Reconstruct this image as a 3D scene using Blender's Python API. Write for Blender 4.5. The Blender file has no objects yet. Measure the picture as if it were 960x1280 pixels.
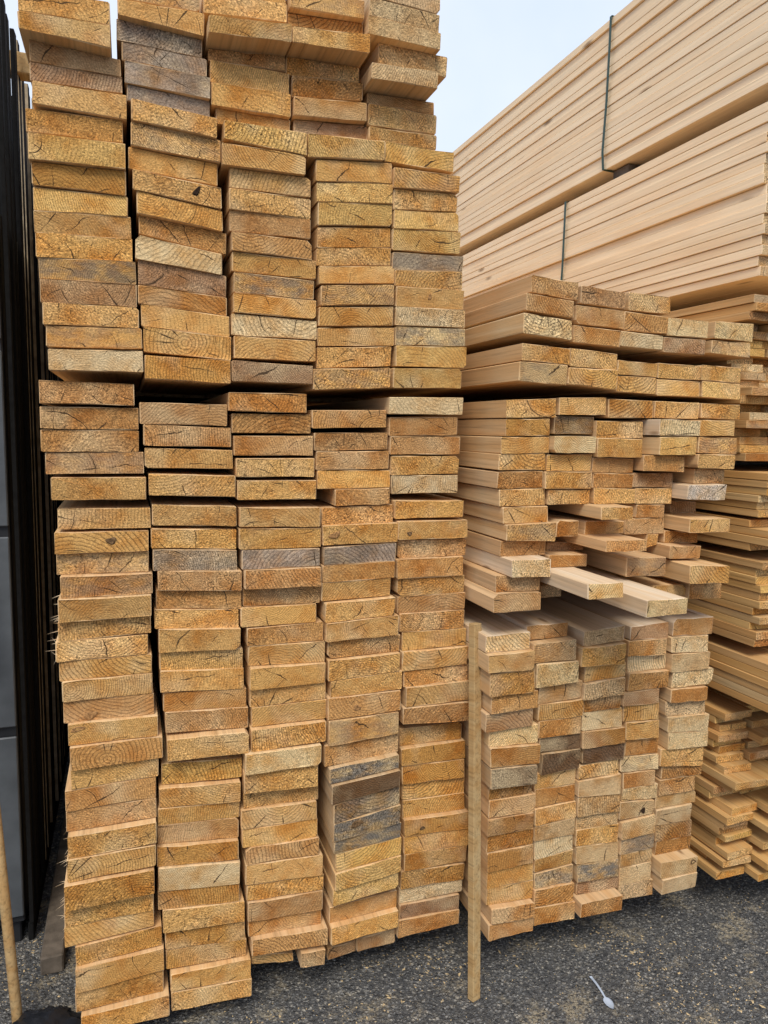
import bpy, math, random
from mathutils import Matrix, Vector, noise
R = random.Random(7)
scene = bpy.context.scene
col = scene.collection

# ---------------------------------------------------------------- camera, sky, sun, exposure
cam_data = bpy.data.cameras.new('camera')
cam = bpy.data.objects.new('camera', cam_data); col.objects.link(cam)
cam_data.sensor_fit = 'HORIZONTAL'; cam_data.sensor_width = 36.0
cam_data.lens = 36.0 * 888.0 / 960.0
cam_data.clip_start = 0.02; cam_data.clip_end = 4000
right = Vector((0.9413451, -0.33682195, 0.02050301))
down = Vector((-0.01903945, -0.11367741, -0.99333526))
fwd = Vector((0.33690785, 0.93468092, -0.11342258))
EYE = 1.55
m = Matrix((right, -down, -fwd)).transposed().to_4x4()
m.translation = Vector((0, 0, EYE))
cam.matrix_world = m
scene.camera = cam

SUN_ELEV, SUN_AZ = math.radians(52), math.radians(205)      # azimuth from +Y, clockwise: behind the camera, a little left
world = bpy.data.worlds.new('World'); scene.world = world; world.use_nodes = True
wn = world.node_tree; wn.nodes.clear()
def WN(t, **kw):
    n = wn.nodes.new(t)
    for k, v in kw.items(): setattr(n, k, v)
    return n
sky = WN('ShaderNodeTexSky', sky_type='NISHITA', sun_disc=False, sun_elevation=SUN_ELEV, sun_rotation=SUN_AZ,
         air_density=1.0, dust_density=4.0, ozone_density=2.0, altitude=50)
bg_sky = WN('ShaderNodeBackground'); bg_sky.inputs['Strength'].default_value = 0.05
bg_cloud = WN('ShaderNodeBackground'); bg_cloud.inputs['Strength'].default_value = 1.0
tc = WN('ShaderNodeTexCoord')
nz = WN('ShaderNodeTexNoise'); nz.inputs['Scale'].default_value = 1.6; nz.inputs['Detail'].default_value = 5
cr = WN('ShaderNodeValToRGB')
cr.color_ramp.elements[0].position = 0.38; cr.color_ramp.elements[0].color = (0.37, 0.48, 0.68, 1)
cr.color_ramp.elements[1].position = 0.62; cr.color_ramp.elements[1].color = (0.58, 0.635, 0.73, 1)
mixw = WN('ShaderNodeMixShader'); mixw.inputs[0].default_value = 0.72
outw = WN('ShaderNodeOutputWorld')
L = wn.links.new
L(tc.outputs['Generated'], nz.inputs['Vector']); L(nz.outputs['Fac'], cr.inputs['Fac'])
L(cr.outputs['Color'], bg_cloud.inputs['Color']); L(sky.outputs['Color'], bg_sky.inputs['Color'])
L(bg_sky.outputs[0], mixw.inputs[1]); L(bg_cloud.outputs[0], mixw.inputs[2]); L(mixw.outputs[0], outw.inputs['Surface'])

sun_d = bpy.data.lights.new('sun', 'SUN'); sun_d.energy = 1.5; sun_d.angle = math.radians(24); sun_d.color = (1.0, 0.94, 0.84)
sun = bpy.data.objects.new('sun', sun_d); col.objects.link(sun)
to_sun = Vector((math.sin(SUN_AZ) * math.cos(SUN_ELEV), math.cos(SUN_AZ) * math.cos(SUN_ELEV), math.sin(SUN_ELEV)))
sun.rotation_euler = to_sun.to_track_quat('Z', 'Y').to_euler()
scene.view_settings.view_transform = 'Standard'; scene.view_settings.look = 'None'
scene.view_settings.exposure = 0.95; scene.view_settings.gamma = 1.0; scene.view_settings.use_curve_mapping = False
scene.render.resolution_x = 768; scene.render.resolution_y = 1024

# ---------------------------------------------------------------- small node helper
class NT:
    def __init__(s, name):
        s.m = bpy.data.materials.new(name); s.m.use_nodes = True
        s.t = s.m.node_tree; s.t.nodes.clear()
        s.out = s.n('ShaderNodeOutputMaterial'); s.b = s.n('ShaderNodeBsdfPrincipled')
        s.l(s.b.outputs[0], s.out.inputs['Surface'])
    def n(s, t, **kw):
        x = s.t.nodes.new(t)
        for k, v in kw.items(): setattr(x, k, v)
        return x
    def l(s, a, b): s.t.links.new(a, b)
    def put(s, sock, v):
        if hasattr(v, 'is_linked') or hasattr(v, 'links'): s.l(v, sock)
        else: sock.default_value = v
    def math(s, op, a, b=0.0, c=None, clamp=False):
        x = s.n('ShaderNodeMath', operation=op, use_clamp=clamp)
        s.put(x.inputs[0], a); s.put(x.inputs[1], b)
        if c is not None: s.put(x.inputs[2], c)
        return x.outputs[0]
    def mix(s, fac, a, b, blend='MIX'):
        x = s.n('ShaderNodeMix', data_type='RGBA', blend_type=blend)
        s.put(x.inputs[0], fac)
        for i, v in ((6, a), (7, b)):
            if isinstance(v, tuple) and len(v) == 3: v = (*v, 1)
            s.put(x.inputs[i], v)
        return x.outputs[2]
    def ramp(s, fac, *stops):
        x = s.n('ShaderNodeValToRGB'); e = x.color_ramp.elements
        while len(e) < len(stops): e.new(0.5)
        for i, (p, c) in enumerate(stops):
            e[i].position = p
            e[i].color = (c, c, c, 1) if not isinstance(c, tuple) else (*c[:3], 1)
        s.l(fac, x.inputs[0]); return x.outputs[0]
    def noise(s, vec, scale, detail=2.0, rough=0.5, dist=0.0, w=None):
        x = s.n('ShaderNodeTexNoise')
        if w is not None:
            x.noise_dimensions = '4D'; s.put(x.inputs['W'], w)
        s.l(vec, x.inputs['Vector']); x.inputs['Scale'].default_value = scale
        x.inputs['Detail'].default_value = detail; x.inputs['Roughness'].default_value = rough
        x.inputs['Distortion'].default_value = dist
        return x.outputs['Fac']
    def vmul(s, vec, v):
        x = s.n('ShaderNodeVectorMath', operation='MULTIPLY'); s.l(vec, x.inputs[0]); x.inputs[1].default_value = v
        return x.outputs[0]
    def bump(s, h, strength, dist):
        x = s.n('ShaderNodeBump'); s.l(h, x.inputs['Height'])
        x.inputs['Strength'].default_value = strength; x.inputs['Distance'].default_value = dist
        s.l(x.outputs[0], s.b.inputs['Normal'])
    def fin(s, color, rough=0.8, spec=0.25):
        if isinstance(color, tuple): s.b.inputs['Base Color'].default_value = (*color[:3], 1)
        else: s.l(color, s.b.inputs['Base Color'])
        s.put(s.b.inputs['Roughness'], rough)
        s.b.inputs['Specular IOR Level'].default_value = spec
        return s.m

def rand_coords(s):
    """object coordinates, the same shifted by a per-object offset, and per-object random numbers"""
    oc = s.n('ShaderNodeTexCoord').outputs['Object']
    oi = s.n('ShaderNodeObjectInfo'); rnd = oi.outputs['Random']
    wn_ = s.n('ShaderNodeTexWhiteNoise', noise_dimensions='1D'); s.l(rnd, wn_.inputs['W'])
    x = s.n('ShaderNodeVectorMath', operation='MULTIPLY_ADD'); s.l(wn_.outputs['Color'], x.inputs[0]); x.inputs[1].default_value = (37, 53, 41); s.l(oc, x.inputs[2])
    return oc, x.outputs[0], oi, rnd, wn_.outputs['Color']

def end_grain():
    s = NT('sawn_end_grain')
    oc, ro, oi, rnd, rc = rand_coords(s)
    so = s.n('ShaderNodeSeparateColor'); s.l(rc, so.inputs[0])
    sx = s.n('ShaderNodeSeparateXYZ'); s.l(oc, sx.inputs[0])
    wob = s.noise(ro, 24, 1); wob2 = s.noise(ro, 120, 1)
    cx = s.math('MULTIPLY_ADD', so.outputs[0], 0.30, -0.15)
    zc = s.math('MULTIPLY_ADD', so.outputs[1], 2.0, -1.0)                       # pith mostly above or below the board
    cz = s.math('ADD', s.math('MULTIPLY', s.math('SIGN', zc), s.math('MULTIPLY_ADD', s.math('ABSOLUTE', zc), 0.13, 0.006)), 0.022)
    dx = s.math('SUBTRACT', sx.outputs[0], cx); dz = s.math('SUBTRACT', sx.outputs[2], cz)
    r = s.math('SQRT', s.math('ADD', s.math('MULTIPLY', dx, dx), s.math('MULTIPLY', dz, dz)))
    rw = s.math('ADD', r, s.math('MULTIPLY_ADD', wob, 0.016, s.math('MULTIPLY', wob2, 0.0030)))
    freq = s.math('MULTIPLY_ADD', so.outputs[2], 130, 105)
    ring = s.math('FRACT', s.math('MULTIPLY', rw, freq))
    rs = s.math('MULTIPLY_ADD', s.math('FRACT', s.math('MULTIPLY', rnd, 57.3)), 0.95, 0.35)   # some boards show their rings more
    ringm = s.math('MULTIPLY_ADD', s.math('SUBTRACT', s.ramp(ring, (0.0, 0.86), (0.5, 1.06), (0.78, 0.95), (0.92, 0.42), (1.0, 0.86)), 1.0), rs, 1.0)
    # checks: a few dark lines running out from the pith
    ang = s.math('ARCTAN2', dz, dx)
    K = 1.9
    vo = s.n('ShaderNodeTexVoronoi', voronoi_dimensions='1D', feature='DISTANCE_TO_EDGE'); vo.inputs['Scale'].default_value = 1.0
    s.l(s.math('ADD', s.math('MULTIPLY_ADD', ang, K, s.math('MULTIPLY', rnd, 90)), s.math('ADD', s.math('MULTIPLY', wob, 0.30), s.math('MULTIPLY', wob2, 0.08))), vo.inputs['W'])
    dist_m = s.math('MULTIPLY', s.math('DIVIDE', vo.outputs['Distance'], K), r)
    cn = s.noise(ro, 22, 2)
    wid = s.math('MULTIPLY', s.math('MULTIPLY_ADD', cn, 0.0078, -0.0038), s.ramp(r, (0.010, 0.0), (0.035, 1.0)))
    crack1 = s.math('LESS_THAN', dist_m, wid)
    # ring shakes: short dark arcs along a growth ring
    arc = s.math('ABSOLUTE', s.math('SUBTRACT', rw, s.math('MULTIPLY_ADD', s.math('FRACT', s.math('MULTIPLY', rnd, 133.7)), 0.07, 0.045)))
    crack2 = s.math('LESS_THAN', arc, s.math('MULTIPLY_ADD', s.noise(ro, 14, 2), 0.0090, -0.0047))
    crack = s.math('MAXIMUM', crack1, crack2)
    # torn fibre speckle from the saw
    sp = s.noise(ro, 250, 2, 0.8)
    sp0 = s.math('MULTIPLY_ADD', s.noise(ro, 40, 1), 1.1, -0.05)
    spk0 = s.ramp(sp, (0.34, 0.22), (0.45, 0.80), (0.55, 1.08), (0.66, 1.95))
    spk = s.math('MULTIPLY_ADD', s.math('SUBTRACT', spk0, 1.0), s.math('MULTIPLY', s.math('MULTIPLY_ADD', sp0, 1.0, 0.15), s.math('MULTIPLY_ADD', s.math('FRACT', s.math('MULTIPLY', rnd, 91.7)), 1.05, 0.35)), 1.0)
    saw = s.noise(s.vmul(ro, (50, 50, 460)), 1.0, 1)
    sawm = s.ramp(saw, (0.3, 0.86), (0.7, 1.08))
    blot = s.noise(ro, 13, 3, 0.6)
    bl2 = s.noise(ro, 8.3, 2)
    base = oi.outputs['Color']
    c1 = s.mix(s.ramp(blot, (0.42, 0.0), (0.68, 0.9)), base, s.mix(1.0, base, (0.80, 0.58, 0.34), 'MULTIPLY'))
    c1 = s.mix(s.ramp(bl2, (0.50, 0.0), (0.70, 0.75)), c1, s.mix(0.55, c1, (0.72, 0.56, 0.32)))
    tone = s.math('MULTIPLY', s.math('MULTIPLY', ringm, spk), sawm)
    tn = s.n('ShaderNodeCombineColor'); [s.l(tone, tn.inputs[i]) for i in range(3)]
    c2 = s.mix(1.0, c1, tn.outputs[0], 'MULTIPLY')
    # blue stain and grey weathering, only on boards marked for it (alpha)
    st = s.noise(s.vmul(ro, (1.0, 1.0, 2.2)), 17, 3, 0.65)
    stm = s.math('MULTIPLY', s.ramp(st, (0.40, 0.0), (0.58, 1.0)), oi.outputs['Alpha'])
    stc = s.mix(1.0, (0.170, 0.148, 0.120), tn.outputs[0], 'MULTIPLY')
    c3 = s.mix(stm, c2, stc)
    c4 = s.mix(s.math('MULTIPLY', crack, 0.88), c3, (0.045, 0.026, 0.013))
    h = s.math('ADD', s.math('MULTIPLY_ADD', crack, -3.0, s.math('MULTIPLY', ring, 0.35)), s.math('MULTIPLY', sp, 1.8))
    s.bump(h, 0.8, 0.0018)
    return s.fin(c4, 0.85, 0.15)

def long_grain(name, tint, keep, dark=0.72, streak=0.55, kn_=0.085):
    s = NT(name)
    oc, ro, oi, rnd, rc = rand_coords(s)
    g = s.noise(s.vmul(ro, (130, 3.0, 130)), 1.0, 3, 0.6, 0.25)
    g2 = s.noise(s.vmul(ro, (28, 0.8, 28)), 1.0, 1, 0.5, 0.5)
    bl = s.noise(ro, 3.0, 1)
    kn = s.n('ShaderNodeTexVoronoi', feature='F1'); kn.inputs['Scale'].default_value = 1.0
    s.l(s.vmul(ro, (9, 2.6, 9)), kn.inputs['Vector'])
    knot = s.ramp(kn.outputs['Distance'], (0.04, 1.0), (kn_, 0.0))
    base = s.mix(keep, oi.outputs['Color'], tint)
    base = s.mix(s.ramp(g2, (0.40, 0.0), (0.62, streak)), base, s.mix(1.0, base, (0.86, 0.70, 0.50), 'MULTIPLY'))
    base = s.mix(s.ramp(bl, (0.45, 0.0), (0.70, 0.35)), base, s.mix(1.0, base, (0.92, 0.80, 0.68), 'MULTIPLY'))
    t = s.ramp(g, (0.28, dark), (0.5, 1.0), (0.75, 1.10))
    base = s.mix(1.0, base, t, 'MULTIPLY')
    base = s.mix(s.math('MULTIPLY', knot, 0.75), base, (0.19, 0.095, 0.04))
    s.bump(g, 0.45, 0.0015)
    return s.fin(base, 0.8, 0.2)

def plain(name, color, rough=0.6, var=0.25, scale=30, spec=0.3, bump=0.0, metal=0.0):
    s = NT(name); oc = s.n('ShaderNodeTexCoord').outputs['Object']
    n1 = s.noise(oc, scale, 4, 0.6)
    d = tuple(c * (1 - var) for c in color); u = tuple(min(1, c * (1 + var)) for c in color)
    c = s.ramp(n1, (0.3, d), (0.7, u))
    if bump: s.bump(s.noise(oc, scale * 6, 3), bump, 0.002)
    s.b.inputs['Metallic'].default_value = metal
    return s.fin(c, rough, spec)

def asphalt():
    s = NT('worn_asphalt')
    oc = s.n('ShaderNodeTexCoord').outputs['Object']
    nv = s.n('ShaderNodeTexNoise'); s.l(oc, nv.inputs['Vector']); nv.inputs['Scale'].default_value = 150; nv.inputs['Detail'].default_value = 1
    dv = s.n('ShaderNodeVectorMath', operation='MULTIPLY_ADD'); s.l(nv.outputs['Color'], dv.inputs[0]); dv.inputs[1].default_value = (0.010, 0.010, 0); s.l(oc, dv.inputs[2])
    def vor(sc):
        v = s.n('ShaderNodeTexVoronoi', feature='F1'); v.inputs['Scale'].default_value = sc; s.l(dv.outputs[0], v.inputs['Vector'])
        sep = s.n('ShaderNodeSeparateColor'); s.l(v.outputs['Color'], sep.inputs[0])
        return v.outputs['Distance'], sep.outputs[0]
    d1, c1 = vor(112); d2, c2 = vor(260)
    stone = s.ramp(c1, (0.0, (0.050, 0.050, 0.051)), (0.35, (0.125, 0.123, 0.120)), (0.62, (0.20, 0.195, 0.185)), (0.86, (0.26, 0.245, 0.22)), (1.0, (0.44, 0.40, 0.33)))
    c = s.mix(s.ramp(d1, (0.30, 0.0), (0.58, 0.8)), stone, (0.055, 0.054, 0.052))
    grit = s.ramp(c2, (0.0, (0.025, 0.025, 0.026)), (0.5, (0.10, 0.098, 0.094)), (0.78, (0.28, 0.26, 0.22)), (1.0, (0.62, 0.55, 0.43)))
    c = s.mix(s.math('MULTIPLY', s.ramp(d2, (0.20, 1.0), (0.48, 0.0)), s.ramp(s.noise(oc, 12, 3, 0.6), (0.35, 0.25), (0.65, 0.95))), c, grit)
    dirt = s.noise(oc, 6.5, 4, 0.65); dirt2 = s.noise(oc, 75, 3, 0.75)
    dm = s.math('MULTIPLY', s.ramp(dirt, (0.54, 0.0), (0.64, 1.0)), s.ramp(dirt2, (0.44, 0.0), (0.52, 1.0)))
    c = s.mix(s.math('MULTIPLY', dm, 0.6), c, (0.42, 0.345, 0.225))
    h = s.math('ADD', s.math('MULTIPLY', s.ramp(d1, (0.0, 1.0), (0.6, 0.0)), 1.0), s.math('MULTIPLY', s.ramp(d2, (0.0, 1.0), (0.6, 0.0)), 0.45))
    s.bump(h, 1.0, 0.007)
    return s.fin(c, 0.85, 0.25)

END = end_grain()
SIDE = long_grain('pine_long_side', (0.70, 0.51, 0.30), 0.62)
PALE = long_grain('fresh_pale_pine_side', (0.93, 0.735, 0.495), 0.82, 0.90, 0.20, 0.13)
DUSTY = long_grain('sawdust_dusted_side', (0.68, 0.555, 0.41), 0.8, 0.82)
KNOT = {'h': plain('knot_hole', (0.035, 0.02, 0.012), 0.9, 0.5, 300, 0.1), 'd': plain('dark_knot', (0.13, 0.075, 0.035), 0.8, 0.7, 260, 0.1), 'r': plain('red_knot', (0.30, 0.155, 0.06), 0.8, 0.6, 220, 0.1)}
THIN = long_grain('yellow_pine_plank_side', (0.56, 0.375, 0.17), 0.6)
GREY_WOOD = plain('weathered_grey_wood', (0.13, 0.105, 0.08), 0.9, 0.35, 25, 0.1, 0.4)
BLACK = plain('black_stained_wood', (0.010, 0.0098, 0.0095), 0.9, 0.3, 40, 0.08, 0.3)
SLAT_EDGE = plain('bare_slat_edge', (0.34, 0.27, 0.18), 0.85, 0.45, 18, 0.1, 0.3)
BATTEN = long_grain('batten_pine', (0.43, 0.29, 0.135), 0.9, 0.6)
STRAP = plain('green_plastic_strap', (0.012, 0.042, 0.020), 0.35, 0.2, 60, 0.5)
STEEL = plain('grey_painted_steel', (0.075, 0.083, 0.090), 0.42, 0.25, 9, 0.4)
STEEL_DARK = plain('dark_cabinet_body', (0.014, 0.015, 0.017), 0.5, 0.2, 12, 0.4)
SPOON = plain('white_plastic', (0.40, 0.45, 0.52), 0.4, 0.05, 40, 0.5)
SACK = plain('black_plastic_sheet', (0.010, 0.011, 0.014), 0.35, 0.3, 14, 0.5, 0.3)
CHIP = plain('sawdust_chip', (0.50, 0.37, 0.20), 0.9, 0.45, 90, 0.1)
STONE = plain('loose_stone', (0.20, 0.19, 0.17), 0.9, 0.75, 70, 0.2)

# ---------------------------------------------------------------- object helpers
def link(name, mesh, parent=None):
    o = bpy.data.objects.new(name, mesh); col.objects.link(o)
    if parent: o.parent = parent
    return o
def mesh_of(name, verts, faces, mats, idx=None, smooth=False):
    me = bpy.data.meshes.new(name); me.from_pydata(verts, [], faces)
    for mt in mats: me.materials.append(mt)
    if idx: me.polygons.foreach_set('material_index', idx)
    if smooth: me.polygons.foreach_set('use_smooth', [True] * len(me.polygons))
    me.update(); return me
def tag(o, label, cat, group=None):
    o['label'] = label; o['category'] = cat
    if group: o['group'] = group
    return o
def struct(o): o['kind'] = 'structure'; return o
def empty(name, loc): 
    o = bpy.data.objects.new(name, None); col.objects.link(o); o.location = loc; o.empty_display_size = 0.1; return o

def prism(tl, bl, tr, br, w0, w1, length, ch, skew, mats, rng, jit=0.0006, wane=0.0):
    """board whose sawn end is the quad (x w0..w1), running along +Y from its end; chamfered edges"""
    P = [Vector((w0, 0, bl)), Vector((w1, 0, br)), Vector((w1, 0, tr)), Vector((w0, 0, tl))]
    cut = [ch] * 4
    if wane: cut[rng.choice((0, 1, 2, 3))] = wane
    prof = []
    for i in range(4):
        a, b, c = P[i - 1], P[i], P[(i + 1) % 4]
        prof.append(b + (a - b).normalized() * cut[i]); prof.append(b + (c - b).normalized() * cut[i])
    fine = []
    for i in range(8):
        p, q = prof[i], prof[(i + 1) % 8]; fine.append(p)
        if i % 2 == 1 and abs(q.x - p.x) > 0.05: fine += [p.lerp(q, 0.25 + rng.uniform(-0.06, 0.06)), p.lerp(q, 0.5 + rng.uniform(-0.06, 0.06)), p.lerp(q, 0.75 + rng.uniform(-0.06, 0.06))]
    prof = fine; M_ = len(prof)
    cen = sum(P, Vector()) / 4
    W = max(w1 - w0, 1e-3)
    def ring(y, inset, j):
        out = []
        for p in prof:
            d = (cen - p).normalized() * inset
            q = p + d
            yy = y + (skew[0] * (p.x - cen.x) + skew[1] * (p.z - cen.z) if y < 0.1 else 0)
            out.append((q.x + rng.uniform(-j, j), yy + rng.uniform(-j, j), q.z + rng.uniform(-j, j)))
        return out
    v = ring(0, ch * 0.9, jit * 1.5) + ring(ch, 0, jit * 0.7) + ring(length, 0, 0)
    f = [tuple(range(M_))]; idx = [0]
    for k in range(2):
        for i in range(M_):
            j = (i + 1) % M_
            f.append((k * M_ + i, (k + 1) * M_ + i, (k + 1) * M_ + j, k * M_ + j)); idx.append(1)
    f.append(tuple(range(3 * M_ - 1, 2 * M_ - 1, -1))); idx.append(0)
    return mesh_of('board', v, f, mats, idx)
def box_mesh(x0, x1, y0, y1, z0, z1, mats, ch=0.003, name='piece'):
    """chamfered box"""
    me = None
    import bmesh
    bm = bmesh.new(); bmesh.ops.create_cube(bm, size=1)
    for v in bm.verts:
        v.co = Vector(((x0 + x1) / 2 + v.co.x * (x1 - x0), (y0 + y1) / 2 + v.co.y * (y1 - y0), (z0 + z1) / 2 + v.co.z * (z1 - z0)))
    if ch: bmesh.ops.bevel(bm, geom=bm.edges[:], offset=ch, segments=1, affect='EDGES')
    me = bpy.data.meshes.new(name); bm.to_mesh(me); bm.free()
    for mt in mats: me.materials.append(mt)
    return me
def box(name, x0, x1, y0, y1, z0, z1, mat, parent=None, ch=0.003):
    cx, cy = (x0 + x1) / 2, (y0 + y1) / 2
    o = link(name, box_mesh(x0 - cx, x1 - cx, y0 - cy, y1 - cy, 0, z1 - z0, [mat], ch, name), parent)
    o.location = (cx, cy, z0); o.color = (0.5, 0.34, 0.17, 0)
    return o

# ---------------------------------------------------------------- ground
g = 400
gm = mesh_of('ground', [(-g, -g, 0), (g, -g, 0), (g, g, 0), (-g, g, 0)], [(0, 1, 2, 3)], [asphalt()])
struct(link('ground', gm))

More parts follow.
